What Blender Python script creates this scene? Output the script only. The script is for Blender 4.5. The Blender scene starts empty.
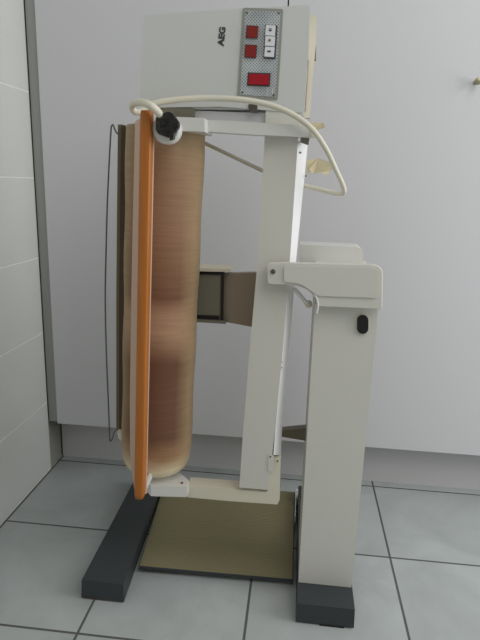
import bpy, bmesh, math
from mathutils import Vector, Matrix

SC = bpy.context.scene
COL = SC.collection
SC.view_settings.view_transform = 'Standard'
SC.view_settings.look = 'None'
SC.view_settings.exposure = 0.0
SC.view_settings.gamma = 1.0
SC.view_settings.use_curve_mapping = False

# ------------------------------------------------------------------ camera
CR = Vector((0.99356499, 0.10934959, 0.02951741))
CU = Vector((-0.05482334, 0.23625543, 0.97014318))
CF = Vector((-0.09911111, 0.96551853, -0.24073004))
CP = Vector((0.0, -1.4774, 0.8783))
FL = 548.77
cd = bpy.data.cameras.new('camera'); cam = bpy.data.objects.new('camera', cd); COL.objects.link(cam)
m = Matrix.Identity(4)
for i in range(3):
    m[i][0] = CR[i]; m[i][1] = CU[i]; m[i][2] = -CF[i]; m[i][3] = CP[i]
cam.matrix_world = m
cd.sensor_width = 36.0; cd.lens = FL * 36.0 / 640.0; cd.clip_start = 0.02
SC.camera = cam


def at(px, py, Y):
    """world point of a measured position lying in the plane y = Y"""
    d = CR * ((px - 240) / FL) - CU * ((py - 320) / FL) + CF
    t = (Y - CP.y) / d.y
    return CP + d * t


# --------------------------------------------------------------- materials
def newmat(name):
    mt = bpy.data.materials.new(name); mt.use_nodes = True
    nt = mt.node_tree
    return mt, nt, nt.nodes['Principled BSDF']


def lin(c):
    return tuple((v / 12.92 if v <= 0.04045 else ((v + 0.055) / 1.055) ** 2.4) for v in c) + (1.0,)


def rgb(r, g, b):
    return lin((r / 255, g / 255, b / 255))


def plain(name, col, rough=0.5, metal=0.0, mottle=0.06, scale=6.0, bump=0.0, bscale=200.0, spec=0.4, stretch=None):
    mt, nt, b = newmat(name)
    N, L = nt.nodes, nt.links
    tc = N.new('ShaderNodeTexCoord'); mp = N.new('ShaderNodeMapping')
    if stretch: mp.inputs['Scale'].default_value = stretch
    L.new(tc.outputs['Object'], mp.inputs['Vector'])
    nz = N.new('ShaderNodeTexNoise'); nz.inputs['Scale'].default_value = scale; nz.inputs['Detail'].default_value = 4
    L.new(mp.outputs['Vector'], nz.inputs['Vector'])
    mx = N.new('ShaderNodeMix'); mx.data_type = 'RGBA'
    mx.inputs[6].default_value = tuple(c * (1 - mottle) for c in col[:3]) + (1,)
    mx.inputs[7].default_value = tuple(min(1, c * (1 + mottle)) for c in col[:3]) + (1,)
    L.new(nz.outputs['Fac'], mx.inputs[0]); L.new(mx.outputs[2], b.inputs['Base Color'])
    b.inputs['Roughness'].default_value = rough; b.inputs['Metallic'].default_value = metal
    b.inputs['Specular IOR Level'].default_value = spec
    if bump:
        n2 = N.new('ShaderNodeTexNoise'); n2.inputs['Scale'].default_value = bscale
        L.new(mp.outputs['Vector'], n2.inputs['Vector'])
        bp = N.new('ShaderNodeBump'); bp.inputs['Strength'].default_value = bump; bp.inputs['Distance'].default_value = 0.002
        L.new(n2.outputs['Fac'], bp.inputs['Height']); L.new(bp.outputs['Normal'], b.inputs['Normal'])
    return mt


def math_node(N, op, v=None):
    n = N.new('ShaderNodeMath'); n.operation = op
    if v is not None: n.inputs[1].default_value = v
    return n


def grid_mat(name, axes, origin, size, width, tile_a, tile_b, grout, rough, nscale, bumpd=0.001, jog=0.0):
    """square tiles in world space: axes = two component names"""
    mt, nt, b = newmat(name); N, L = nt.nodes, nt.links
    g = N.new('ShaderNodeNewGeometry'); sp = N.new('ShaderNodeSeparateXYZ'); L.new(g.outputs['Position'], sp.inputs[0])
    ds = []; cells = []
    for ax, o, s in zip(axes, origin, size):
        a = math_node(N, 'SUBTRACT', o); L.new(sp.outputs[ax], a.inputs[0])
        d = math_node(N, 'DIVIDE', s); L.new(a.outputs[0], d.inputs[0])
        fl = math_node(N, 'FLOOR'); L.new(d.outputs[0], fl.inputs[0]); cells.append(fl)
        fr = math_node(N, 'FRACT'); L.new(d.outputs[0], fr.inputs[0])
        h = math_node(N, 'SUBTRACT', 0.5); L.new(fr.outputs[0], h.inputs[0])
        ab = math_node(N, 'ABSOLUTE'); L.new(h.outputs[0], ab.inputs[0])
        e = math_node(N, 'MULTIPLY', s); L.new(ab.outputs[0], e.inputs[0])
        gt = N.new('ShaderNodeMapRange'); gt.inputs[1].default_value = s / 2 - width / 2 - 0.0008
        gt.inputs[2].default_value = s / 2 - width / 2 + 0.0004
        L.new(e.outputs[0], gt.inputs[0]); ds.append(gt)
    mxm = math_node(N, 'MAXIMUM'); L.new(ds[0].outputs[0], mxm.inputs[0]); L.new(ds[1].outputs[0], mxm.inputs[1])
    cb = N.new('ShaderNodeCombineXYZ'); L.new(cells[0].outputs[0], cb.inputs[0]); L.new(cells[1].outputs[0], cb.inputs[1])
    wn = N.new('ShaderNodeTexWhiteNoise'); wn.noise_dimensions = '3D'; L.new(cb.outputs[0], wn.inputs['Vector'])
    va = N.new('ShaderNodeVectorMath'); va.operation = 'MULTIPLY_ADD'; va.inputs[1].default_value = (7, 7, 7)
    L.new(wn.outputs['Color'], va.inputs[0]); L.new(g.outputs['Position'], va.inputs[2])
    nz = N.new('ShaderNodeTexNoise'); nz.inputs['Scale'].default_value = nscale; nz.inputs['Detail'].default_value = 7
    nz.inputs['Distortion'].default_value = 0.6; nz.inputs['Roughness'].default_value = 0.6
    L.new(va.outputs[0], nz.inputs['Vector'])
    cr = N.new('ShaderNodeMapRange'); cr.inputs[1].default_value = 0.32; cr.inputs[2].default_value = 0.68
    L.new(nz.outputs['Fac'], cr.inputs[0])
    m1 = N.new('ShaderNodeMix'); m1.data_type = 'RGBA'; m1.inputs[6].default_value = tile_a; m1.inputs[7].default_value = tile_b
    L.new(cr.outputs[0], m1.inputs[0])
    m2 = N.new('ShaderNodeMix'); m2.data_type = 'RGBA'; m2.inputs[7].default_value = grout
    L.new(m1.outputs[2], m2.inputs[6]); L.new(mxm.outputs[0], m2.inputs[0]); L.new(m2.outputs[2], b.inputs['Base Color'])
    rr = N.new('ShaderNodeMapRange'); rr.inputs[3].default_value = rough; rr.inputs[4].default_value = 0.85
    L.new(mxm.outputs[0], rr.inputs[0]); L.new(rr.outputs[0], b.inputs['Roughness'])
    bp = N.new('ShaderNodeBump'); bp.invert = True; bp.inputs['Distance'].default_value = bumpd; bp.inputs['Strength'].default_value = 0.6
    L.new(mxm.outputs[0], bp.inputs['Height']); L.new(bp.outputs['Normal'], b.inputs['Normal'])
    return mt


M = {}
M['floor'] = grid_mat('grey_floor_tile', ('X', 'Y'), (-0.396, -0.275), (0.33, 0.33), 0.005,
                      rgb(166, 171, 170), rgb(184, 190, 189), rgb(92, 92, 90), 0.38, 5.5)
M['walltile'] = grid_mat('white_wall_tile', ('Y', 'Z'), (0.0, 1.0963), (0.33, 0.2187), 0.003,
                         rgb(214, 217, 212), rgb(219, 222, 217), rgb(238, 239, 234), 0.22, 2.0, 0.0008)
M['plaster'] = plain('grey_plaster', rgb(150, 150, 142), 0.8)
M['lam'] = plain('white_laminate', rgb(211, 211, 213), 0.42, mottle=0.01, scale=2)
M['filler'] = plain('shaded_laminate_filler', rgb(166, 168, 163), 0.5, mottle=0.02)  # laminate darkened to paint in the shadow on the filler strip
M['plinth'] = plain('plinth_laminate', rgb(205, 204, 204), 0.5, mottle=0.02)
M['carcass'] = plain('carcass_board', rgb(120, 120, 118), 0.7)
M['brass'] = plain('aged_brass', rgb(160, 158, 128), 0.35, 0.7)
M['enamel'] = plain('cream_enamel_metal', rgb(213, 212, 203), 0.38, mottle=0.02, scale=3)
M['white'] = plain('white_enamel_metal', rgb(222, 222, 217), 0.33, mottle=0.015, scale=3)
M['lit_white'] = plain('window_lit_white_enamel', rgb(240, 240, 240), 0.25, mottle=0.005)  # enamel whitened to paint in light falling from the right
M['cream'] = plain('cream_painted_metal', rgb(222, 217, 196), 0.4, mottle=0.02)
M['hous'] = plain('grey_white_plastic_housing', rgb(208, 210, 207), 0.42, mottle=0.015, scale=3)
M['yellowed'] = plain('yellowed_cream_plastic', rgb(222, 216, 196), 0.5, mottle=0.06, scale=12)
M['footp'] = plain('dark_slate_plastic', rgb(58, 62, 64), 0.5, mottle=0.08, bump=0.25, bscale=600)
M['rubber'] = plain('black_rubber', rgb(30, 29, 31), 0.45)
M['brown'] = plain('taupe_lacquered_metal', rgb(150, 138, 122), 0.5, mottle=0.04)
M['darkbox'] = plain('olive_grey_metal', rgb(122, 119, 102), 0.5, mottle=0.05)
M['black'] = plain('black_gap_metal', rgb(28, 28, 27), 0.6)
M['wire'] = plain('steel_wire', rgb(112, 114, 118), 0.4, 0.6)
M['shoe'] = plain('tarnished_pressing_shoe', rgb(112, 98, 74), 0.5, 0.2, mottle=0.15, scale=14, stretch=(1, 1, 0.2))
M['shoe_shade'] = plain('painted_gap_shade', rgb(72, 62, 46), 0.5, 0.2, mottle=0.2, scale=14)  # dark tone painting the shadow in the gap between shoe and roller
M['steel'] = plain('steel_screw', rgb(110, 106, 98), 0.35, 0.8)
M['rust'] = plain('rusted_edge', rgb(120, 86, 58), 0.8, mottle=0.3, scale=60)
M['cord'] = plain('ivory_rubber_cord', rgb(222, 218, 200), 0.45, mottle=0.04, scale=20)
M['blackpl'] = plain('black_plug_plastic', rgb(36, 34, 33), 0.25, mottle=0.3, scale=120, bump=0.6, bscale=260)
M['red'] = plain('dark_red_button_plastic', rgb(135, 40, 34), 0.3, mottle=0.05)
M['redlit'] = plain('crimson_rocker_plastic', rgb(165, 24, 38), 0.25, mottle=0.05)
M['key'] = plain('white_key_plastic', rgb(228, 229, 232), 0.35)
M['ink'] = plain('dark_print', rgb(62, 64, 66), 0.6)
M['olink'] = plain('olive_print', rgb(120, 116, 80), 0.6)
M['panelrim'] = plain('panel_trim', rgb(158, 160, 150), 0.4, 0.3)
M['leafface'] = plain('pale_pink_laminate_leaf', rgb(202, 170, 148), 0.4, mottle=0.03, stretch=(1, 1, 0.1))


def orange_mat():
    mt, nt, b = newmat('orange_wood_edge'); N, L = nt.nodes, nt.links
    tc = N.new('ShaderNodeTexCoord'); mp = N.new('ShaderNodeMapping'); mp.inputs['Scale'].default_value = (60, 60, 3)
    L.new(tc.outputs['Object'], mp.inputs['Vector'])
    nz = N.new('ShaderNodeTexNoise'); nz.inputs['Scale'].default_value = 2; nz.inputs['Detail'].default_value = 6
    L.new(mp.outputs['Vector'], nz.inputs['Vector'])
    mx = N.new('ShaderNodeMix'); mx.data_type = 'RGBA'; mx.inputs[6].default_value = rgb(164, 92, 26); mx.inputs[7].default_value = rgb(190, 116, 40)
    L.new(nz.outputs['Fac'], mx.inputs[0]); L.new(mx.outputs[2], b.inputs['Base Color'])
    b.inputs['Roughness'].default_value = 0.38
    return mt


def tape_mat():
    mt, nt, b = newmat('yellowed_sticky_tape'); N, L = nt.nodes, nt.links
    nz = N.new('ShaderNodeTexNoise'); nz.inputs['Scale'].default_value = 90
    mx = N.new('ShaderNodeMix'); mx.data_type = 'RGBA'; mx.inputs[6].default_value = rgb(226, 210, 160); mx.inputs[7].default_value = rgb(232, 222, 186)
    L.new(nz.outputs['Fac'], mx.inputs[0]); L.new(mx.outputs[2], b.inputs['Base Color'])
    b.inputs['Alpha'].default_value = 0.6; b.inputs['Roughness'].default_value = 0.4
    return mt


def plate_mat():
    mt, nt, b = newmat('ribbed_beige_plate'); N, L = nt.nodes, nt.links
    tc = N.new('ShaderNodeTexCoord')
    wv = N.new('ShaderNodeTexWave'); wv.wave_type = 'BANDS'; wv.bands_direction = 'Y'; wv.inputs['Scale'].default_value = 48
    L.new(tc.outputs['Object'], wv.inputs['Vector'])
    mx = N.new('ShaderNodeMix'); mx.data_type = 'RGBA'; mx.inputs[6].default_value = rgb(128, 121, 88); mx.inputs[7].default_value = rgb(140, 133, 100)
    L.new(wv.outputs['Fac'], mx.inputs[0]); L.new(mx.outputs[2], b.inputs['Base Color'])
    bp = N.new('ShaderNodeBump'); bp.inputs['Distance'].default_value = 0.0015; bp.inputs['Strength'].default_value = 0.6
    L.new(wv.outputs['Fac'], bp.inputs['Height']); L.new(bp.outputs['Normal'], b.inputs['Normal'])
    b.inputs['Roughness'].default_value = 0.5
    return mt


def perf_mat():
    """dotted silver fascia"""
    mt, nt, b = newmat('dotted_silver_fascia'); N, L = nt.nodes, nt.links
    tc = N.new('ShaderNodeTexCoord'); mp = N.new('ShaderNodeMapping')
    mp.inputs['Rotation'].default_value = (0, math.radians(45), 0); mp.inputs['Scale'].default_value = (265, 265, 265)
    L.new(tc.outputs['Object'], mp.inputs['Vector']); sp = N.new('ShaderNodeSeparateXYZ'); L.new(mp.outputs[0], sp.inputs[0])
    prs = []
    for ax in ('X', 'Z'):
        fr = math_node(N, 'FRACT'); L.new(sp.outputs[ax], fr.inputs[0])
        s = math_node(N, 'SUBTRACT', 0.5); L.new(fr.outputs[0], s.inputs[0])
        q = math_node(N, 'POWER', 2); L.new(s.outputs[0], q.inputs[0]); prs.append(q)
    ad = math_node(N, 'ADD'); L.new(prs[0].outputs[0], ad.inputs[0]); L.new(prs[1].outputs[0], ad.inputs[1])
    lt = math_node(N, 'LESS_THAN', 0.11); L.new(ad.outputs[0], lt.inputs[0])
    mx = N.new('ShaderNodeMix'); mx.data_type = 'RGBA'; mx.inputs[6].default_value = rgb(198, 205, 207); mx.inputs[7].default_value = rgb(136, 142, 142)
    L.new(lt.outputs[0], mx.inputs[0])
    nz = N.new('ShaderNodeTexNoise'); nz.inputs['Scale'].default_value = 22; L.new(tc.outputs['Object'], nz.inputs['Vector'])
    m2 = N.new('ShaderNodeMix'); m2.data_type = 'RGBA'; m2.blend_type = 'MULTIPLY'; m2.inputs[0].default_value = 1
    r = N.new('ShaderNodeMapRange'); r.inputs[1].default_value = .35; r.inputs[2].default_value = .65; r.inputs[3].default_value = .8; r.inputs[4].default_value = 1.1
    L.new(nz.outputs['Fac'], r.inputs[0]); L.new(mx.outputs[2], m2.inputs[6]); L.new(r.outputs[0], m2.inputs[7])
    L.new(m2.outputs[2], b.inputs['Base Color'])
    b.inputs['Metallic'].default_value = 0.25; b.inputs['Roughness'].default_value = 0.4
    return mt


def cloth_mat():
    """scorched roller cloth. Object z runs along the drum, 0 at the bottom end, 1 unit = 1 m"""
    mt, nt, b = newmat('scorched_roller_cloth'); N, L = nt.nodes, nt.links
    tc = N.new('ShaderNodeTexCoord'); sp = N.new('ShaderNodeSeparateXYZ'); L.new(tc.outputs['Object'], sp.inputs[0])
    nz = N.new('ShaderNodeTexNoise'); nz.inputs['Scale'].default_value = 9; nz.inputs['Detail'].default_value = 5
    L.new(tc.outputs['Object'], nz.inputs['Vector'])
    w = math_node(N, 'MULTIPLY_ADD', 0.05); L.new(nz.outputs['Fac'], w.inputs[0]); L.new(sp.outputs['Z'], w.inputs[2])
    mr = N.new('ShaderNodeMapRange'); mr.inputs[1].default_value = 0.025; mr.inputs[2].default_value = 0.725
    L.new(w.outputs[0], mr.inputs[0])
    cr = N.new('ShaderNodeValToRGB'); L.new(mr.outputs[0], cr.inputs[0]); e = cr.color_ramp
    stops = [(0.0, (232, 222, 192)), (0.045, (222, 204, 168)), (0.085, (160, 122, 86)), (0.14, (108, 72, 48)), (0.28, (112, 74, 50)),
             (0.37, (108, 70, 46)), (0.45, (172, 134, 104)), (0.51, (170, 132, 102)), (0.56, (120, 80, 54)), (0.64, (134, 97, 68)),
             (0.78, (148, 112, 84)), (0.92, (152, 120, 90)), (1.0, (148, 128, 96))]
    while len(e.elements) < len(stops): e.elements.new(0.5)
    for el, (p_, c_) in zip(e.elements, stops): el.position = p_
    for el, (p_, c_) in zip(e.elements, stops): el.color = rgb(*c_)
    # the cloth is less scorched along its two long seams
    at2 = N.new('ShaderNodeMath'); at2.operation = 'ARCTAN2'; L.new(sp.outputs['Y'], at2.inputs[0]); L.new(sp.outputs['X'], at2.inputs[1])
    an = N.new('ShaderNodeMapRange'); an.inputs[1].default_value = -0.85; an.inputs[2].default_value = -0.35
    L.new(at2.outputs[0], an.inputs[0])
    an2 = N.new('ShaderNodeMapRange'); an2.inputs[1].default_value = -2.1; an2.inputs[2].default_value = -2.7
    L.new(at2.outputs[0], an2.inputs[0])
    mxx = math_node(N, 'MAXIMUM'); L.new(an.outputs[0], mxx.inputs[0]); L.new(an2.outputs[0], mxx.inputs[1])
    fc = math_node(N, 'MULTIPLY', 0.75); L.new(mxx.outputs[0], fc.inputs[0])
    m1 = N.new('ShaderNodeMix'); m1.data_type = 'RGBA'; m1.inputs[7].default_value = rgb(168, 142, 102)
    L.new(fc.outputs[0], m1.inputs[0]); L.new(cr.outputs[0], m1.inputs[6])
    # woven threads: fine horizontal streaks
    mp = N.new('ShaderNodeMapping'); mp.inputs['Scale'].default_value = (12, 12, 220); L.new(tc.outputs['Object'], mp.inputs['Vector'])
    n2 = N.new('ShaderNodeTexNoise'); n2.inputs['Scale'].default_value = 1; n2.inputs['Detail'].default_value = 3; L.new(mp.outputs[0], n2.inputs['Vector'])
    r = N.new('ShaderNodeMapRange'); r.inputs[1].default_value = .3; r.inputs[2].default_value = .7; r.inputs[3].default_value = .9; r.inputs[4].default_value = 1.08
    L.new(n2.outputs['Fac'], r.inputs[0])
    m2 = N.new('ShaderNodeMix'); m2.data_type = 'RGBA'; m2.blend_type = 'MULTIPLY'; m2.inputs[0].default_value = 1
    L.new(m1.outputs[2], m2.inputs[6]); L.new(r.outputs[0], m2.inputs[7]); L.new(m2.outputs[2], b.inputs['Base Color'])
    bp = N.new('ShaderNodeBump'); bp.inputs['Distance'].default_value = 0.0006; bp.inputs['Strength'].default_value = 0.5
    L.new(n2.outputs['Fac'], bp.inputs['Height']); L.new(bp.outputs['Normal'], b.inputs['Normal'])
    b.inputs['Roughness'].default_value = 0.72; b.inputs['Sheen Weight'].default_value = 0.15
    return mt


M['orange'] = orange_mat(); M['tape'] = tape_mat(); M['plate'] = plate_mat(); M['perf'] = perf_mat(); M['cloth'] = cloth_mat()


# ------------------------------------------------------------------ helpers
def finish(name, bm, mat, parent=None, smooth=False, origin=None):
    bmesh.ops.recalc_face_normals(bm, faces=bm.faces)
    if origin is not None:
        bmesh.ops.translate(bm, verts=bm.verts, vec=-Vector(origin))
    me = bpy.data.meshes.new(name); bm.to_mesh(me); bm.free()
    me.materials.append(mat)
    if smooth:
        for pl in me.polygons: pl.use_smooth = True
    o = bpy.data.objects.new(name, me); COL.objects.link(o)
    if origin is not None: o.location = Vector(origin)
    if parent is not None:
        o.parent = parent
        o.matrix_parent_inverse = PWORLD[parent.name].inverted()
    PWORLD[o.name] = Matrix.Translation(Vector(origin)) if origin is not None else Matrix.Identity(4)
    return o


PWORLD = {}


def bevelled(bm, w, seg=3):
    if w > 0:
        es = [e for e in bm.edges if len(e.link_faces) == 2 and e.calc_face_angle(0) > 0.5]
        bmesh.ops.bevel(bm, geom=es, offset=w, segments=seg, affect='EDGES', profile=0.5, clamp_overlap=True)
    for f in bm.faces: f.smooth = False
    return bm


def add_prism(bm, pts, dv):
    """closed prism: polygon pts (world) swept by dv"""
    a = [bm.verts.new(p) for p in pts]; b_ = [bm.verts.new(Vector(p) + dv) for p in pts]
    n = len(a)
    bm.faces.new(a); bm.faces.new(b_[::-1])
    for i in range(n):
        bm.faces.new((a[i], b_[i], b_[(i + 1) % n], a[(i + 1) % n]))


def prism(name, px, y0, y1, mat, parent, bev=0.0015, seg=3):
    """outline measured at plane y0, thickness back to y1"""
    bm = bmesh.new(); add_prism(bm, [at(x, y, y0) for x, y in px], Vector((0, y1 - y0, 0)))
    bevelled(bm, bev, seg)
    return finish(name, bm, mat, parent)


def box_bm(bm, x0, x1, y0, y1, z0, z1):
    add_prism(bm, [Vector((x0, y0, z0)), Vector((x1, y0, z0)), Vector((x1, y0, z1)), Vector((x0, y0, z1))], Vector((0, y1 - y0, 0)))


def box(name, x0, x1, y0, y1, z0, z1, mat, parent=None, bev=0.0, seg=2):
    bm = bmesh.new(); box_bm(bm, x0, x1, y0, y1, z0, z1); bevelled(bm, bev, seg)
    return finish(name, bm, mat, parent)


def rounded(px, rad, n=5):
    """round the corners of a 2D polygon; rad a number or list"""
    out = []; k = len(px)
    for i in range(k):
        r = rad[i] if isinstance(rad, (list, tuple)) else rad
        p = Vector(px[i]); a = Vector(px[i - 1]); c = Vector(px[(i + 1) % k])
        if r <= 0: out.append(tuple(p)); continue
        d1 = (a - p); d2 = (c - p); t1 = min(r, d1.length * .49); t2 = min(r, d2.length * .49)
        s = p + d1.normalized() * t1; e = p + d2.normalized() * t2
        for j in range(n + 1):
            t = j / n
            q = s * (1 - t) ** 2 + p * 2 * t * (1 - t) + e * t * t
            out.append(tuple(q))
    return out


def catmull(pts, n=8):
    P = [Vector(p) for p in pts]; P = [P[0] * 2 - P[1]] + P + [P[-1] * 2 - P[-2]]
    out = []
    for i in range(1, len(P) - 2):
        for j in range(n):
            t = j / n; a, b, c, d = P[i - 1], P[i], P[i + 1], P[i + 2]
            out.append(0.5 * ((2 * b) + (c - a) * t + (2 * a - 5 * b + 4 * c - d) * t * t + (3 * b - a - 3 * c + d) * t ** 3))
    out.append(P[-2]); return out


def add_tube(bm, pts, r, seg=12):
    rings = []; prev = None
    for i, p in enumerate(pts):
        t = (pts[min(i + 1, len(pts) - 1)] - pts[max(i - 1, 0)]).normalized()
        if prev is None:
            u = t.orthogonal().normalized()
        else:
            u = (prev - t * prev.dot(t)).normalized()
        prev = u; v = t.cross(u)
        rr = r(i / (len(pts) - 1)) if callable(r) else r
        rings.append([bm.verts.new(p + (u * math.cos(a) + v * math.sin(a)) * rr) for a in [2 * math.pi * k / seg for k in range(seg)]])
    for a, b_ in zip(rings, rings[1:]):
        for k in range(seg): bm.faces.new((a[k], a[(k + 1) % seg], b_[(k + 1) % seg], b_[k]))
    bm.faces.new(rings[0][::-1]); bm.faces.new(rings[-1])


def tube(name, pts, r, mat, parent, seg=12):
    bm = bmesh.new(); add_tube(bm, pts, r, seg)
    return finish(name, bm, mat, parent, smooth=True)


def disc_y(name, c, prof, mat, parent, seg=40):
    """turned part whose axis is world y. prof: (radius, y offset)"""
    bm = bmesh.new(); rings = []
    for r, y in prof:
        rings.append([bm.verts.new(c + Vector((math.cos(a) * r, y, math.sin(a) * r))) for a in [2 * math.pi * k / seg for k in range(seg)]])
    for a, b_ in zip(rings, rings[1:]):
        for k in range(seg): bm.faces.new((a[k], a[(k + 1) % seg], b_[(k + 1) % seg], b_[k]))
    bm.faces.new(rings[0]); bm.faces.new(rings[-1])
    return finish(name, bm, mat, parent, smooth=False)


def empty(name, loc):
    o = bpy.data.objects.new(name, None); COL.objects.link(o); o.location = loc
    PWORLD[o.name] = Matrix.Translation(Vector(loc)); return o


def struct(o):
    o['kind'] = 'structure'; return o


# ------------------------------------------------------------------ setting
XL = -0.7296
struct(box('floor', XL - 0.02, 1.9, -3.0, 0.30, -0.05, 0.0, M['floor']))
struct(box('wall_left', XL - 0.12, XL, -3.0, 0.0, 0.0, 2.5, M['walltile']))
struct(box('wall_corner', XL - 0.12, XL - 0.004, 0.0005, 0.70, 0.0, 2.5, M['plaster']))
struct(box('wall_back', XL - 0.12, 1.9, 0.72, 0.82, 0.0, 2.5, M['plaster']))

cab = empty('tall_cabinet', (0.5, 0.3, 0.0))
cab['label'] = 'tall white cabinet wall with flat doors and a recessed plinth behind the ironing machine'
cab['category'] = 'cabinet'
box('carcass', -0.700, 1.80, 0.021, 0.60, 0.158, 2.35, M['carcass'], cab)
box('filler_strip', XL + 0.001, -0.7022, 0.006, 0.05, 0.158, 2.35, M['filler'], cab)
SEAM = -0.0575
box('door', -0.700, SEAM - 0.0018, 0.0, 0.019, 0.155, 2.35, M['lam'], cab, 0.0012)
box('door', SEAM + 0.0018, 1.02, 0.0, 0.019, 0.155, 2.35, M['lam'], cab, 0.0012)
box('plinth', -0.727, 1.80, 0.0854, 0.103, 0.0, 0.157, M['plinth'], cab)
kc = at(478.5, 81, -0.022)
disc_y('door_knob', kc, [(0.0005, -0.004), (0.007, -0.003), (0.0085, 0.002), (0.006, 0.008), (0.004, 0.014), (0.0055, 0.022)], M['brass'], cab, 24)

# ---------------------------------------------------------- ironing machine
root = empty('ironing_machine', (-0.12, -0.28, 0.0))
root['label'] = 'folded white ironing machine with scorched brown roller and orange edged leaf, standing on dark feet'
root['category'] = 'ironing machine'


def foot(x0, x1, x0b, x1b, ya, yb, h):
    bm = bmesh.new()
    p = [Vector((x0, ya, 0.003)), Vector((x1, ya, 0.003)), Vector((x1 - 0.001, ya + 0.003, h)), Vector((x0 + 0.001, ya + 0.003, h))]
    q = [Vector((x0b, yb, 0.003)), Vector((x1b, yb, 0.003)), Vector((x1b, yb, h)), Vector((x0b, yb, h))]
    a = [bm.verts.new(v) for v in p]; b_ = [bm.verts.new(v) for v in q]
    bm.faces.new(a); bm.faces.new(b_[::-1])
    for i in range(4): bm.faces.new((a[i], b_[i], b_[(i + 1) % 4], a[(i + 1) % 4]))
    bevelled(bm, 0.005, 3)
    return finish('foot', bm, M['footp'], root)


fa = foot(-0.424, -0.330, -0.433, -0.358, -0.514, -0.055, 0.045)
box('foot_pad', -0.405, -0.375, -0.513, -0.485, 0.0, 0.0035, M['rust'], fa)
box('foot_pad', -0.405, -0.375, -0.085, -0.065, 0.0, 0.0035, M['rust'], fa)
fb = foot(0.036, 0.155, 0.036, 0.155, -0.516, -0.055, 0.045)
box('foot_pad', 0.085, 0.135, -0.517, -0.480, 0.0, 0.0035, M['rubber'], fb)
box('foot_pad', 0.085, 0.135, -0.085, -0.065, 0.0, 0.0035, M['rust'], fb)

# ribbed floor plate between the feet
bm = bmesh.new()
add_prism(bm, [Vector((-0.324, -0.418, 0.018)), Vector((0.026, -0.410, 0.018)), Vector((0.026, -0.045, 0.018)), Vector((-0.355, -0.045, 0.018))], Vector((0, 0, -0.004)))
pl = finish('floor_plate', bm, M['plate'], root, origin=(0, -0.25, 0))
bm = bmesh.new()
add_prism(bm, [Vector((-0.324, -0.4195, 0.0185)), Vector((0.0265, -0.4115, 0.0185)), Vector((0.0265, -0.4095, 0.0185)), Vector((-0.324, -0.4165, 0.0185))], Vector((0, 0, -0.007)))
add_prism(bm, [Vector((0.0262, -0.411, 0.0185)), Vector((0.0282, -0.411, 0.0185)), Vector((0.0282, -0.045, 0.0185)), Vector((0.0262, -0.045, 0.0185))], Vector((0, 0, -0.014)))
finish('edge_strip', bm, M['footp'], pl)
box('cross_bar', -0.334, 0.036, -0.14, -0.10, 0.004, 0.0135, M['black'], root)
# U bracket between plate and foot
bm = bmesh.new()
box_bm(bm, 0.0285, 0.031, -0.19, -0.10, 0.004, 0.035); box_bm(bm, 0.0285, 0.0355, -0.105, -0.10, 0.004, 0.060)
finish('plate_bracket', bm, M['white'], root)

# post
bm = bmesh.new()
fr = [at(298.3, 583, -0.45), at(351.5, 586, -0.45), at(378.5, 308, -0.45), at(315, 304, -0.45)]
fr[0].z = fr[1].z = 0.045
bk = [Vector((v.x, -0.29, v.z)) for v in fr]
a = [bm.verts.new(v) for v in fr]; b_ = [bm.verts.new(v) for v in bk]
bm.faces.new(a); bm.faces.new(b_[::-1])
for i in range(4): bm.faces.new((a[i], b_[i], b_[(i + 1) % 4], a[(i + 1) % 4]))
bevelled(bm, 0.005, 4)
post = finish('post', bm, M['enamel'], root)
# oval rubber catch
ov = [(362.8 + 5.6 * math.cos(t) , 324.6 + (9.2 - 5.2) * (1 if math.sin(t) > 0 else -1) + 5.4 * math.sin(t)) for t in [2 * math.pi * (k + .5) / 28 for k in range(28)]]
prism('rubber_catch', ov, -0.456, -0.448, M['rubber'], post, 0.0018, 3)
ov2 = [(362.6 + 6.8 * math.cos(t), 324.0 + 4.2 * (1 if math.sin(t) > 0 else -1) + 6.6 * math.sin(t)) for t in [2 * math.pi * (k + .5) / 28 for k in range(28)]]
prism('catch_rim', ov2, -0.4515, -0.449, M['yellowed'], post, 0.0006, 2)

# bracket cover on the post with its arm to the left
outl = [(266.5, 263), (283, 262.6), (375, 264.8), (382.6, 268), (382.3, 309.3), (317.5, 306.3), (314.5, 297), (308, 290), (299, 286), (289, 284.8), (267.5, 284.2)]
outl = rounded(outl, [4, 0, 4, 6, 3, 2, 6, 6, 6, 4, 4], 5)
bm = bmesh.new(); P0 = [at(x, y, -0.472) for x, y in outl]
add_prism(bm, P0, Vector((0, 0.012, 0)))
ff = min(bm.faces, key=lambda f: f.calc_center_median().y)
bmesh.ops.recalc_face_normals(bm, faces=bm.faces)
bmesh.ops.inset_region(bm, faces=[ff], thickness=0.0012, depth=0.0012)
brk = finish('pivot_bracket', bm, M['enamel'], root)
# raised rib running round the cover plate
prism('raised_panel', rounded([(284, 265.8), (374, 267.8), (378.4, 271), (377.8, 298), (317, 295.8), (308, 288), (298, 283), (284, 282)], [3, 4, 4, 4, 4, 5, 5, 3], 4), -0.4765, -0.472, M['enamel'], brk, 0.0042, 5)
# box behind the cover plate, over the post
prism('bracket_body', rounded([(316, 272.5), (377, 274.5), (378, 305.5), (318, 303.5), (314.5, 295), (308, 288)], 2, 2), -0.4598, -0.27, M['enamel'], brk, 0.002)
sc = at(273, 271.6, -0.474)
disc_y('pivot_screw', sc, [(0.0003, -0.004), (0.003, -0.0035), (0.0045, -0.001), (0.0045, 0.002), (0.0075, 0.0022), (0.0075, 0.0035)], M['steel'], brk, 20)
# low white cover seen above and behind the bracket
prism('rear_cover', rounded([(299, 244.5), (359, 247.5), (363, 250), (363, 280), (299, 280)], [1, 2, 2, 0, 0], 3), -0.30, -0.22, M['white'], root, 0.003)

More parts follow.
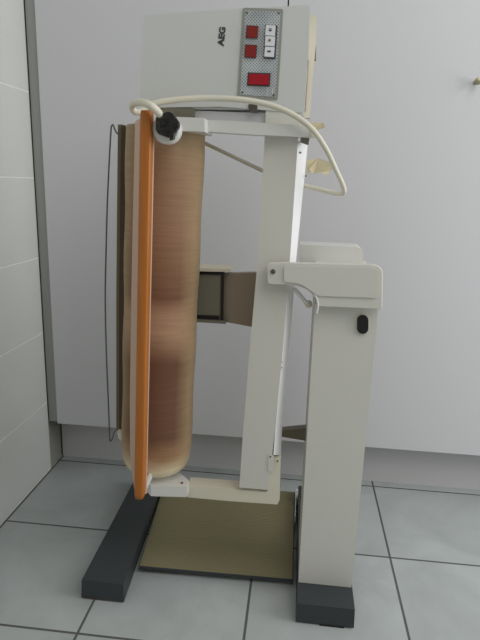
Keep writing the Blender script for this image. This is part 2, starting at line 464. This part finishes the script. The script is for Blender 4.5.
# ---- folded arm frame (front bar and outer channel)
bar = [(266, 104), (303, 106), (298, 140), (290, 258), (282.7, 350), (275, 430), (268.3, 490), (239.3, 487.5), (242.5, 440), (249.7, 350), (257.5, 262), (264.5, 140)]
prism('frame_bar', bar, -0.448, -0.425, M['enamel'], root, 0.0015)
chan = [(296, 141), (308.5, 144), (303.5, 190), (296.6, 258), (289, 350), (281.8, 430), (280.5, 460), (270.5, 460), (272, 430), (280, 350), (287.5, 258), (293.5, 190)]
chan_o = prism('outer_channel', chan, -0.4175, -0.385, M['white'], root, 0.003)
prism('lower_arm', [(270.5, 459), (280.6, 459), (279.6, 500), (277.5, 504.5), (232, 501.3), (187.5, 497.3), (187.5, 486), (230, 489.2), (266.3, 492), (268.5, 489)], -0.442, -0.405, M['cream'], root, 0.0022)
for (x, y) in [(270.5, 456.5), (277.5, 461), (281.5, 362), (281.3, 367.5), (300.5, 152.5), (306, 176)]:
    disc_y('screw', at(x, y, {270.5: -0.449, 277.5: -0.4425, 281.5: -0.4445, 281.3: -0.4445, 300.5: -0.4395, 306: -0.4245}[x]), [(0.0003, -0.002), (0.0016, -0.0015), (0.0018, 0.002)], M['steel'], chan_o, 10)
prism('latch_plate', rounded([(268.5, 455), (274, 456), (273.4, 472), (267.6, 471)], 1, 2), -0.4495, -0.4475, M['enamel'], root, 0.0004)
prism('pivot_cap', rounded([(301, 136.5), (309.5, 137.5), (308.5, 145), (300, 142)], 1, 2), -0.452, -0.44, M['darkbox'], root, 0.0006)

bm = bmesh.new()
Lp = [at(x, y, -0.4475) for x, y in [(297.6, 141), (289.6, 258), (282.5, 350), (275.2, 430), (273.4, 455)]]
Rp = [at(x, y, -0.420) for x, y in [(307.6, 144), (296.2, 258), (288.9, 350), (281.6, 430), (280.6, 455)]]
La = [bm.verts.new(v) for v in Lp]; Ra = [bm.verts.new(v) for v in Rp]
Lb = [bm.verts.new(v + Vector((-0.004, 0.02, 0))) for v in Lp]; Rb = [bm.verts.new(v + Vector((-0.004, 0.012, 0))) for v in Rp]
for i in range(4):
    bm.faces.new((La[i], Ra[i], Ra[i + 1], La[i + 1])); bm.faces.new((Lb[i], Lb[i + 1], Rb[i + 1], Rb[i]))
    bm.faces.new((La[i], La[i + 1], Lb[i + 1], Lb[i])); bm.faces.new((Ra[i], Rb[i], Rb[i + 1], Ra[i + 1]))
bm.faces.new((La[0], Lb[0], Rb[0], Ra[0])); bm.faces.new((La[-1], Ra[-1], Rb[-1], Lb[-1]))
finish('side_flange', bm, M['lit_white'], root)  # extra white colour carries the light on the frame's right side

# upper cross arm carrying the roller
prism('upper_arm', rounded([(203, 119.6), (252, 122), (313, 125.8), (315.5, 128), (315, 135.5), (312, 137.4), (252, 134.5), (203, 131.3)], [0, 0, 2, 2, 2, 2, 0, 0], 3), -0.470, -0.44, M['white'], root, 0.003, 4)
prism('arm_end_cap', rounded([(310.5, 126), (316.2, 127.4), (316, 136.5), (311, 137)], 1.2, 3), -0.4725, -0.4385, M['yellowed'], root, 0.001)
prism('arm_flange', [(194, 110.5), (267, 113.2), (267, 124), (194, 121)], -0.44, -0.40, M['lam'], root, 0.001)
prism('terminal_block', [(162, 107.5), (194, 108.8), (194, 118), (162, 117)], -0.452, -0.41, M['darkbox'], root, 0.001)
prism('bearing_block', rounded([(176, 116.8), (204.6, 118), (204.6, 131.8), (176, 130.6)], 0.8, 2), -0.505, -0.42, M['white'], root, 0.0012)
prism('hinge_screw', rounded([(248, 104), (257.5, 104.6), (257, 112), (249, 111.5)], 2, 3), -0.452, -0.43, M['steel'], root, 0.0008)
prism('head_base', [(160, 103), (268, 104), (268, 110), (160, 109)], -0.444, -0.37, M['hous'], root, 0.001)

# lower arm: block under the roller with a top plate and screws
bm = bmesh.new()
tl = Vector((-0.300, -0.492, 0)); zt = 0.264; zb = 0.240
ring = [Vector((-0.278, -0.478, zb)), Vector((-0.204, -0.470, zb)), Vector((-0.204, -0.446, zb)), Vector((-0.245, -0.400, zb)), Vector((-0.298, -0.400, zb)), Vector((-0.298, -0.455, zb))]
add_prism(bm, ring, Vector((0, 0, zt - zb))); bevelled(bm, 0.0015, 2)
lb = finish('lower_arm_block', bm, M['white'], root)
for (x, y) in [(151, 475), (182, 483.3)]:
    o_, d_ = CP, (CR * ((x - 240) / FL) - CU * ((y - 320) / FL) + CF); t = (zt - o_.z) / d_.z; c = o_ + d_ * t
    bm = bmesh.new(); bmesh.ops.create_cone(bm, cap_ends=True, segments=14, radius1=0.0030, radius2=0.0024, depth=0.003, matrix=Matrix.Translation((c.x, c.y, zt + 0.001)))
    finish('screw', bm, M['rust'], lb)
# stub shaft carrying the roller off the lower block
bm = bmesh.new(); bmesh.ops.create_cone(bm, cap_ends=True, segments=24, radius1=0.03, radius2=0.03, depth=0.05, matrix=Matrix.Translation((-0.280, -0.418, 0.262)))
finish('roller_shaft', bm, M['enamel'], root)

# ---- roller
AX0 = Vector((-0.2825, -0.418, 0.277)); AX1 = Vector((-0.2570, -0.424, 0.975))
dv = (AX1 - AX0); Ln = dv.length
bm = bmesh.new(); rings = []; seg = 72
prof = [(0.0, 0.030), (0.001, 0.045), (0.006, 0.060), (0.014, 0.067), (0.028, 0.0718), (0.05, 0.0740)]
k = 30
for i in range(1, k + 1):
    t = 0.05 + (Ln - 0.058) * i / k
    prof.append((t, 0.0742 - 0.0008 * i / k + 0.0009 * math.sin(i * .75)))
prof += [(Ln - 0.003, 0.0735), (Ln, 0.071)]
for z, r in prof:
    rings.append([bm.verts.new((math.cos(a_) * r, math.sin(a_) * r, z)) for a_ in [2 * math.pi * j / seg for j in range(seg)]])
for a_, c_ in zip(rings, rings[1:]):
    for j in range(seg): bm.faces.new((a_[j], a_[(j + 1) % seg], c_[(j + 1) % seg], c_[j]))
bm.faces.new(rings[0]); bm.faces.new(rings[-1])
roll = finish('roller', bm, M['cloth'], None, smooth=True)
rot = dv.to_track_quat('Z', 'Y').to_matrix().to_4x4()
# keep the object's own x axis close to the world's so the seams stay where they are
xz = Vector((1, 0, 0)); zz = dv.normalized(); xz = (xz - zz * xz.dot(zz)).normalized(); yz = zz.cross(xz)
mw = Matrix.Identity(4)
for i in range(3): mw[i][0] = xz[i]; mw[i][1] = yz[i]; mw[i][2] = zz[i]; mw[i][3] = AX0[i]
roll.parent = root; roll.matrix_parent_inverse = PWORLD[root.name].inverted(); roll.matrix_basis = mw

# ---- pressing shoe: curved metal plate round the back and left of the roller
bm = bmesh.new()
n = 26; a0, a1 = math.radians(178), math.radians(68)
zs = [0.338, 0.975]
def sp_(r, a_, z):
    c_ = AX0 + dv * ((z - AX0.z) / dv.z)
    return Vector((c_.x + r * math.cos(a_), c_.y + r * math.sin(a_), z))
grid = []
for j in range(n + 1):
    a_ = a0 + (a1 - a0) * j / n
    grid.append([bm.verts.new(sp_(r, a_, z)) for r, z in ((0.080, zs[0]), (0.089, zs[0]), (0.089, zs[1]), (0.080, zs[1]))])
for g0, g1 in zip(grid, grid[1:]):
    for q in range(4): bm.faces.new((g0[q], g0[(q + 1) % 4], g1[(q + 1) % 4], g1[q]))
bm.faces.new(grid[0]); bm.faces.new(grid[-1])
shoe = finish('pressing_shoe', bm, M['shoe'], root)
# outer lip of the shoe facing the front
bm = bmesh.new()
add_prism(bm, [at(116.2, 429, -0.438), at(120.4, 429.5, -0.438), at(120.6, 300, -0.438), at(122.8, 124.5, -0.438), at(117.8, 124.5, -0.438), at(116.2, 300, -0.438)], Vector((0, 0.03, 0)))
bevelled(bm, 0.001, 2)
finish('shoe_lip', bm, M['shoe'], shoe)
prism('shoe_gap_shadow', [(119, 427), (123.4, 427), (124.4, 300), (127.0, 126), (121, 126), (119, 300)], -0.446, -0.437, M['shoe_shade'], shoe, 0.0005, 1)  # dark strip standing in for the gap shadow beside the roller
prism('lower_lug', rounded([(116.5, 429), (122, 430), (122, 441), (118, 438)], 1, 2), -0.424, -0.41, M['cord'], shoe, 0.0005)

# wire finger guard
wp = [(117.6, 134), (115.5, 131), (113.3, 125.3), (111.8, 126), (110.6, 135), (107.4, 200), (105.8, 260), (105.2, 300), (106.2, 350), (108.2, 400), (109.6, 436), (110.3, 441), (112.2, 439), (114.2, 432), (118, 429.5)]
tube('wire_guard', catmull([at(x, y, -0.425) for x, y in wp], 6), 0.0016, M['wire'], root, 8)

# ---- support arm behind the roller
prism('shoe_support', [(188, 271.5), (223.5, 272), (223, 320.5), (188, 318)], -0.38, -0.345, M['darkbox'], root, 0.001)
prism('support_cap', [(188, 268), (231, 269.3), (230, 272.0), (188, 271)], -0.388, -0.33, M['yellowed'], root, 0.0006)
prism('support_gasket', [(188, 271), (222, 271.8), (222, 275), (188, 274)], -0.383, -0.378, M['black'], root, 0)
prism('support_gasket', [(188, 315), (219, 316), (219, 319.6), (188, 318)], -0.383, -0.378, M['black'], root, 0)
prism('support_gasket', [(221.2, 272), (223.8, 272), (223, 320.6), (220.4, 320.4)], -0.384, -0.379, M['black'], root, 0)
prism('support_lip', [(188, 318.8), (226, 321), (225.5, 324), (188, 321.6)], -0.387, -0.34, M['darkbox'], root, 0.0006)
bm = bmesh.new()
pp = [at(223, 273.5, -0.372), at(223, 321.5, -0.372), at(268, 330, -0.400), at(268, 272.5, -0.400)]
add_prism(bm, pp, Vector((0.006, 0.02, 0))); bevelled(bm, 0.001, 2)
finish('support_arm', bm, M['brown'], root)
# pedal lever seen between the frame and the post
bm = bmesh.new()
pp = [at(277, 431, -0.33), at(277, 436, -0.33), at(311, 441.8, -0.375), at(311, 427.8, -0.375)]
add_prism(bm, pp, Vector((0.0, 0.02, 0))); bevelled(bm, 0.0008, 2)
finish('pedal_lever', bm, M['darkbox'], root)

# small stay between frame and bracket
st = tube('folding_stay', [at(293, 288, -0.45), at(296.5, 291, -0.45), at(307, 304, -0.45)], 0.004, M['white'], root, 12)
disc_y('stay_rivet', at(308.5, 305, -0.434), [(0.0004, -0.006), (0.003, -0.005), (0.0055, -0.003), (0.0055, 0.004), (0.0075, 0.005), (0.0075, 0.012)], M['yellowed'], st, 14)
tube('cable_clip', catmull([at(x, y, -0.474) for x, y in [(314.5, 294.5), (317.2, 300), (317.8, 307), (316.3, 314)]], 5), 0.0021, M['white'], st, 8)

# ---- folded table leaf with orange edge
bm = bmesh.new()
def lp(px, py, Y): return at(px, py, Y)
near_t = lp(147.5, 118, -0.553); near_b = lp(141.5, 492, -0.553)
prof_f = [(137, 120), (135, 122), (133, 210), (131.2, 300), (129.8, 400), (130, 450), (131.8, 472), (134.0, 488), (138, 496)]
far = [lp(x, y, -0.503) for x, y in prof_f]
neary = [lp(145 - 6.5 * (y - 118) / 378, y, -0.553) for y in (116, 122, 210, 300, 400, 450, 472, 488, 496.5)]
th = Vector((0.013, 0.013, 0))
F = [bm.verts.new(v) for v in far]; G = [bm.verts.new(v) for v in neary]
F2 = [bm.verts.new(v + th) for v in far]; G2 = [bm.verts.new(v + th) for v in neary]
for i in range(len(F) - 1):
    bm.faces.new((F[i], G[i], G[i + 1], F[i + 1])); bm.faces.new((F2[i], F2[i + 1], G2[i + 1], G2[i]))
    bm.faces.new((F[i], F[i + 1], F2[i + 1], F2[i])); bm.faces.new((G[i], G2[i], G2[i + 1], G[i + 1]))
bm.faces.new((F[0], F2[0], G2[0], G[0])); bm.faces.new((F[-1], G[-1], G2[-1], F2[-1]))
leaf = finish('table_leaf', bm, M['leafface'], root)
# rounded orange edge moulding: swept outline along the leaf's long edge
bm = bmesh.new(); rings = []
path = [(147.0 + (140.0 - 147.0) * t, 111 + 386 * t) for t in [0, .01, .03, .25, .5, .75, .93, .975, .99, 1.0]]
scl = [0.86, .97, 1, 1, 1, 1, 1, 1, .95, .8]
for (x, y), s in zip(path, scl):
    c_ = at(x, y, -0.563); rg = []
    for j in range(20):
        t = 2 * math.pi * j / 20
        ex = math.copysign(abs(math.cos(t)) ** 0.35, math.cos(t)) * 0.0098 * s
        ey = math.copysign(abs(math.sin(t)) ** 0.6, math.sin(t)) * 0.011 * s
        rg.append(bm.verts.new(c_ + Vector((ex, ey, 0))))
    rings.append(rg)
for g0, g1 in zip(rings, rings[1:]):
    for j in range(20): bm.faces.new((g0[j], g0[(j + 1) % 20], g1[(j + 1) % 20], g1[j]))
bm.faces.new(rings[0]); bm.faces.new(rings[-1])
eo = finish('edge_moulding', bm, M['orange'], leaf, smooth=True); eo['label'] = 'orange edge moulding'
box('leaf_hinge', -0.279, -0.274, -0.548, -0.470, 0.284, 0.298, M['white'], root, 0.001)

# ---- control head
hd = rounded([(143.5, 15.5), (240, 8.6), (310, 5), (307.8, 60), (304.2, 113), (220, 106.5), (139.5, 108), (141.5, 60)], [4, 0, 2, 0, 2, 0, 3, 0], 4)
head = prism('control_head', hd, -0.450, -0.345, M['hous'], root, 0.003, 4)
prism('back_cover', rounded([(290, 10), (313, 14.5), (317, 17), (316, 45), (312, 85), (310, 118), (290, 118)], [0, 3, 3, 0, 0, 0, 0], 4), -0.344, -0.325, M['yellowed'], head, 0.0015)
prism('cover_gasket', [(300, 60), (308.4, 60), (305.2, 112), (300, 112)], -0.347, -0.3435, M['rust'], head, 0)
prism('rusted_hinge', [(310, 44), (316.2, 45), (315.8, 60), (310, 60)], -0.322, -0.312, M['rust'], head, 0.0005)

fas = prism('control_panel', rounded([(243, 7.6), (283.2, 9), (280.6, 55), (277.6, 100), (237.2, 97), (240, 52)], [2, 2, 0, 2, 2, 0], 3), -0.4515, -0.449, M['panelrim'], head, 0.0004, 1)
fo = prism('fascia', [(245.2, 10.4), (280.6, 11.6), (278, 55), (275.4, 97.3), (240, 94.4), (242.5, 52)], -0.4522, -0.4512, M['perf'], fas, 0)
# bring the dotted sheet's texture origin to the panel
co = at(260, 55, -0.452)
fo.data.transform(Matrix.Translation(-co)); fo.location = fo.location + co


def button(name, x0, y0, x1, y1, mat, d, skew=-0.045, rim=None, bev=0.0012, lab=None):
    def q(x, y, o=0):
        return (x + (y - 50) * skew * 0, y)
    w = (y1 - y0) * 0.05
    pts = [(x0 + w, y0 - .3), (x1 + w, y0 + .3), (x1 - w * .5, y1 + .3), (x0 - w * .5, y1 - .3)]
    if rim is not None:
        cx = sum(p_[0] for p_ in pts) / 4; cy = sum(p_[1] for p_ in pts) / 4
        pr = [(cx + (a - cx) * (1 + 2 * rim / (x1 - x0)), cy + (b - cy) * (1 + 2 * rim / (y1 - y0))) for a, b in pts]
        o1 = prism(name + '_surround', pr, -0.4535, -0.452, M['ink'], fas, 0.0003, 1)
    o = prism(name, pts, -0.452 - d, -0.4519, mat, fas, bev, 3)
    if lab: o['label'] = lab
    return o


button('indicator_button', 246.6, 26, 257.2, 37.5, M['red'], 0.004, rim=0.6)
button('indicator_button', 245.2, 45.3, 255.8, 57, M['red'], 0.004, rim=0.6)
button('rocker_switch', 248.6, 74, 268.8, 84.6, M['redlit'], 0.005, rim=1.3)
prism('key_well', [(265.2, 24.6), (277.6, 25.4), (275.4, 59), (263.6, 58.4)], -0.4532, -0.4519, M['ink'], fas, 0)
for i, (x0, y0, x1, y1) in enumerate([(265.4, 25.2, 275, 35.4), (265, 36.3, 274.6, 45.8), (264.5, 46.8, 274, 56.6)]):
    button('push_key', x0, y0, x1, y1, M['key'], 0.007, lab='white push key')
yk = -0.4594
disc_y('key_symbol', at(270.3, 29.7, yk), [(0.0002, -0.0002), (0.0026, -0.0002), (0.0026, 0.001)], M['ink'], fas, 16)
prism('key_symbol', [(269.0, 28.9), (271.6, 28.9), (271.6, 29.4), (269.0, 29.4)], yk - 0.0005, yk, M['key'], fas, 0)
disc_y('key_symbol', at(269.6, 40.2, yk), [(0.0002, -0.0002), (0.0022, -0.0002), (0.0022, 0.001)], M['olink'], fas, 16)
prism('key_symbol', [(267.4, 50.4), (270.8, 50.6), (270.7, 52.2), (267.3, 52)], yk - 0.0002, yk + 0.001, M['ink'], fas, 0)
for (x, y) in [(246.8, 12.6), (278.8, 13.2), (242.4, 92.2), (273.6, 95)]:
    disc_y('fascia_screw', at(x, y, -0.453), [(0.0003, -0.0008), (0.0016, -0.0006), (0.0018, 0.001)], M['steel'], fas, 12)
for x in (267, 272.5):
    prism('scale_mark', [(x, 88), (x + .5, 88), (x + .2, 95), (x - .3, 95)], -0.4526, -0.452, M['key'], fas, 0)

# maker's letters, turned a quarter turn on the housing
cu = bpy.data.curves.new('letters', 'FONT'); cu.body = 'AEG'; cu.size = 1; cu.extrude = 0.01; cu.offset = 0.045
cu.align_x = 'CENTER'; cu.align_y = 'CENTER'
tmp = bpy.data.objects.new('letters_tmp', cu); COL.objects.link(tmp)
dg = bpy.context.evaluated_depsgraph_get(); me = bpy.data.meshes.new_from_object(tmp.evaluated_get(dg))
bpy.data.objects.remove(tmp)
xs = [v.co.x for v in me.vertices]; ys = [v.co.y for v in me.vertices]
cx, cy = (min(xs) + max(xs)) / 2, (min(ys) + max(ys)) / 2
T0 = at(222.6, 27, -0.4505); B0 = at(220.6, 46.3, -0.4505)
up = (T0 - B0); Lw = up.length; up.normalize(); lf = -up.cross(Vector((0, -1, 0))).normalized()
if lf.x > 0: lf = -lf
hh = 0.0112
for v in me.vertices:
    u = (v.co.x - cx) / (max(xs) - min(xs)) * Lw; w = (v.co.y - cy) / (max(ys) - min(ys)) * hh
    # reading upwards: text x -> up, text y -> towards the left
    v.co = (T0 + B0) / 2 + up * u + lf * w + Vector((0, -v.co.z * 0.03, 0))
me.materials.clear(); me.materials.append(M['ink'])
lo = bpy.data.objects.new('maker_lettering', me); COL.objects.link(lo); lo.parent = head; lo.matrix_parent_inverse = PWORLD[head.name].inverted()

# ---- round white end knob with the black plug pushed against it
kc = at(167.2, 129.8, -0.555)
knob = disc_y('end_knob', kc, [(0.0200, -0.010), (0.0225, -0.008), (0.0232, 0.0), (0.0225, 0.012), (0.010, 0.016), (0.010, 0.060)], M['white'], root, 40)
pc = at(167.8, 125, -0.571)
bm = bmesh.new(); seg = 48; rings = []
for r, y in [(0.004, -0.012), (0.010, -0.0125), (0.0125, -0.010), (0.0185, -0.009), (0.0195, -0.004), (0.0185, 0.004), (0.012, 0.008)]:
    rg = []
    for j in range(seg):
        a_ = 2 * math.pi * j / seg
        lob = 1 + (0.05 * math.copysign(abs(math.cos(5 * a_)) ** .5, math.cos(5 * a_)) if r > 0.015 else 0)
        rg.append(bm.verts.new(pc + Vector((math.cos(a_) * r * lob, y, math.sin(a_) * r * lob))))
    rings.append(rg)
for g0, g1 in zip(rings, rings[1:]):
    for j in range(seg): bm.faces.new((g0[j], g0[(j + 1) % seg], g1[(j + 1) % seg], g1[j]))
bm.faces.new(rings[0]); bm.faces.new(rings[-1])

# power cord
cp = [(160.5, 115.5, -.576), (157, 111, -.582), (150.5, 105.5, -.588), (143, 102.6, -.58), (136.5, 102.5, -.55), (132.3, 105.5, -.52), (134, 111, -.51), (140, 112, -.505),
      (147, 107.5, -.50), (157, 103, -.498), (175, 100, -.492), (205, 98.2, -.485), (240, 99.6, -.482), (268, 104.5, -.48), (292, 114.2, -.482), (312, 129, -.485), (326, 149, -.475),
      (336, 170, -.46), (343.5, 187, -.45), (343.0, 193, -.44), (335, 193.2, -.42), (318, 189, -.40), (300, 184.5, -.385), (280, 178, -.38), (258, 168.5, -.38), (236, 158, -.38), (216, 148.5, -.375), (200, 141, -.37)]
cr_ = tube('power_cord', catmull([at(*c) for c in cp], 8), lambda t: 0.0062 - 0.0026 * t, M['cord'], root, 14)
plug = finish('plug', bm, M['blackpl'], cr_)
bm = bmesh.new()
add_prism(bm, [pc + Vector(v) for v in [(0.004, -0.013, 0.012), (0.014, -0.013, 0.010), (0.012, -0.013, -0.022), (0.006, -0.013, -0.024)]], Vector((0, 0.012, 0)))
bevelled(bm, 0.0012, 2)
finish('plug_grip', bm, M['blackpl'], plug)
disc_y('plug_boss', pc + Vector((-0.004, -0.0145, 0.001)), [(0.0003, -0.002), (0.004, -0.002), (0.005, 0.003)], M['rubber'], plug, 16)

# scraps of yellowed sticky tape by the frame's upper corner
def tape(px, y):
    bm = bmesh.new()
    vs = [bm.verts.new(at(x, yy, y + 0.006 * math.sin(i * 2.1))) for i, (x, yy) in enumerate(px)]
    bm.faces.new(vs); bmesh.ops.triangulate(bm, faces=bm.faces)
    bmesh.ops.solidify(bm, geom=bm.faces, thickness=0.0006)
    return finish('sticky_tape', bm, M['tape'], root)


tape([(307, 160.5), (318, 158.5), (333, 163), (336, 167), (331, 170), (326, 176), (321, 172), (314, 174), (309.5, 170), (307, 176)], -0.405)
tape([(300, 121.5), (309, 122.5), (324, 123), (325, 127.5), (317, 130.5), (308, 128)], -0.455)

# ------------------------------------------------------------------- lights
def area(name, loc, tgt, sx, sy, power, col):
    l = bpy.data.lights.new(name, 'AREA'); l.shape = 'RECTANGLE'; l.size = sx; l.size_y = sy; l.energy = power; l.color = col
    o = bpy.data.objects.new(name, l); COL.objects.link(o); o.location = loc
    o.rotation_euler = (Vector(tgt) - Vector(loc)).to_track_quat('-Z', 'Y').to_euler(); return o


area('window_daylight', (1.75, -0.60, 1.15), (-0.2, -0.35, 0.7), 1.1, 1.4, 21, (0.98, 0.99, 1.0))
area('ceiling_daylight', (0.9, -1.6, 2.3), (0.1, -0.4, 0.3), 1.4, 1.4, 14, (1.0, 0.99, 0.97))
w = bpy.data.worlds.new('room_ambient'); SC.world = w; w.use_nodes = True
w.node_tree.nodes['Background'].inputs[0].default_value = (1.0, 1.0, 0.99, 1)
w.node_tree.nodes['Background'].inputs[1].default_value = 0.25
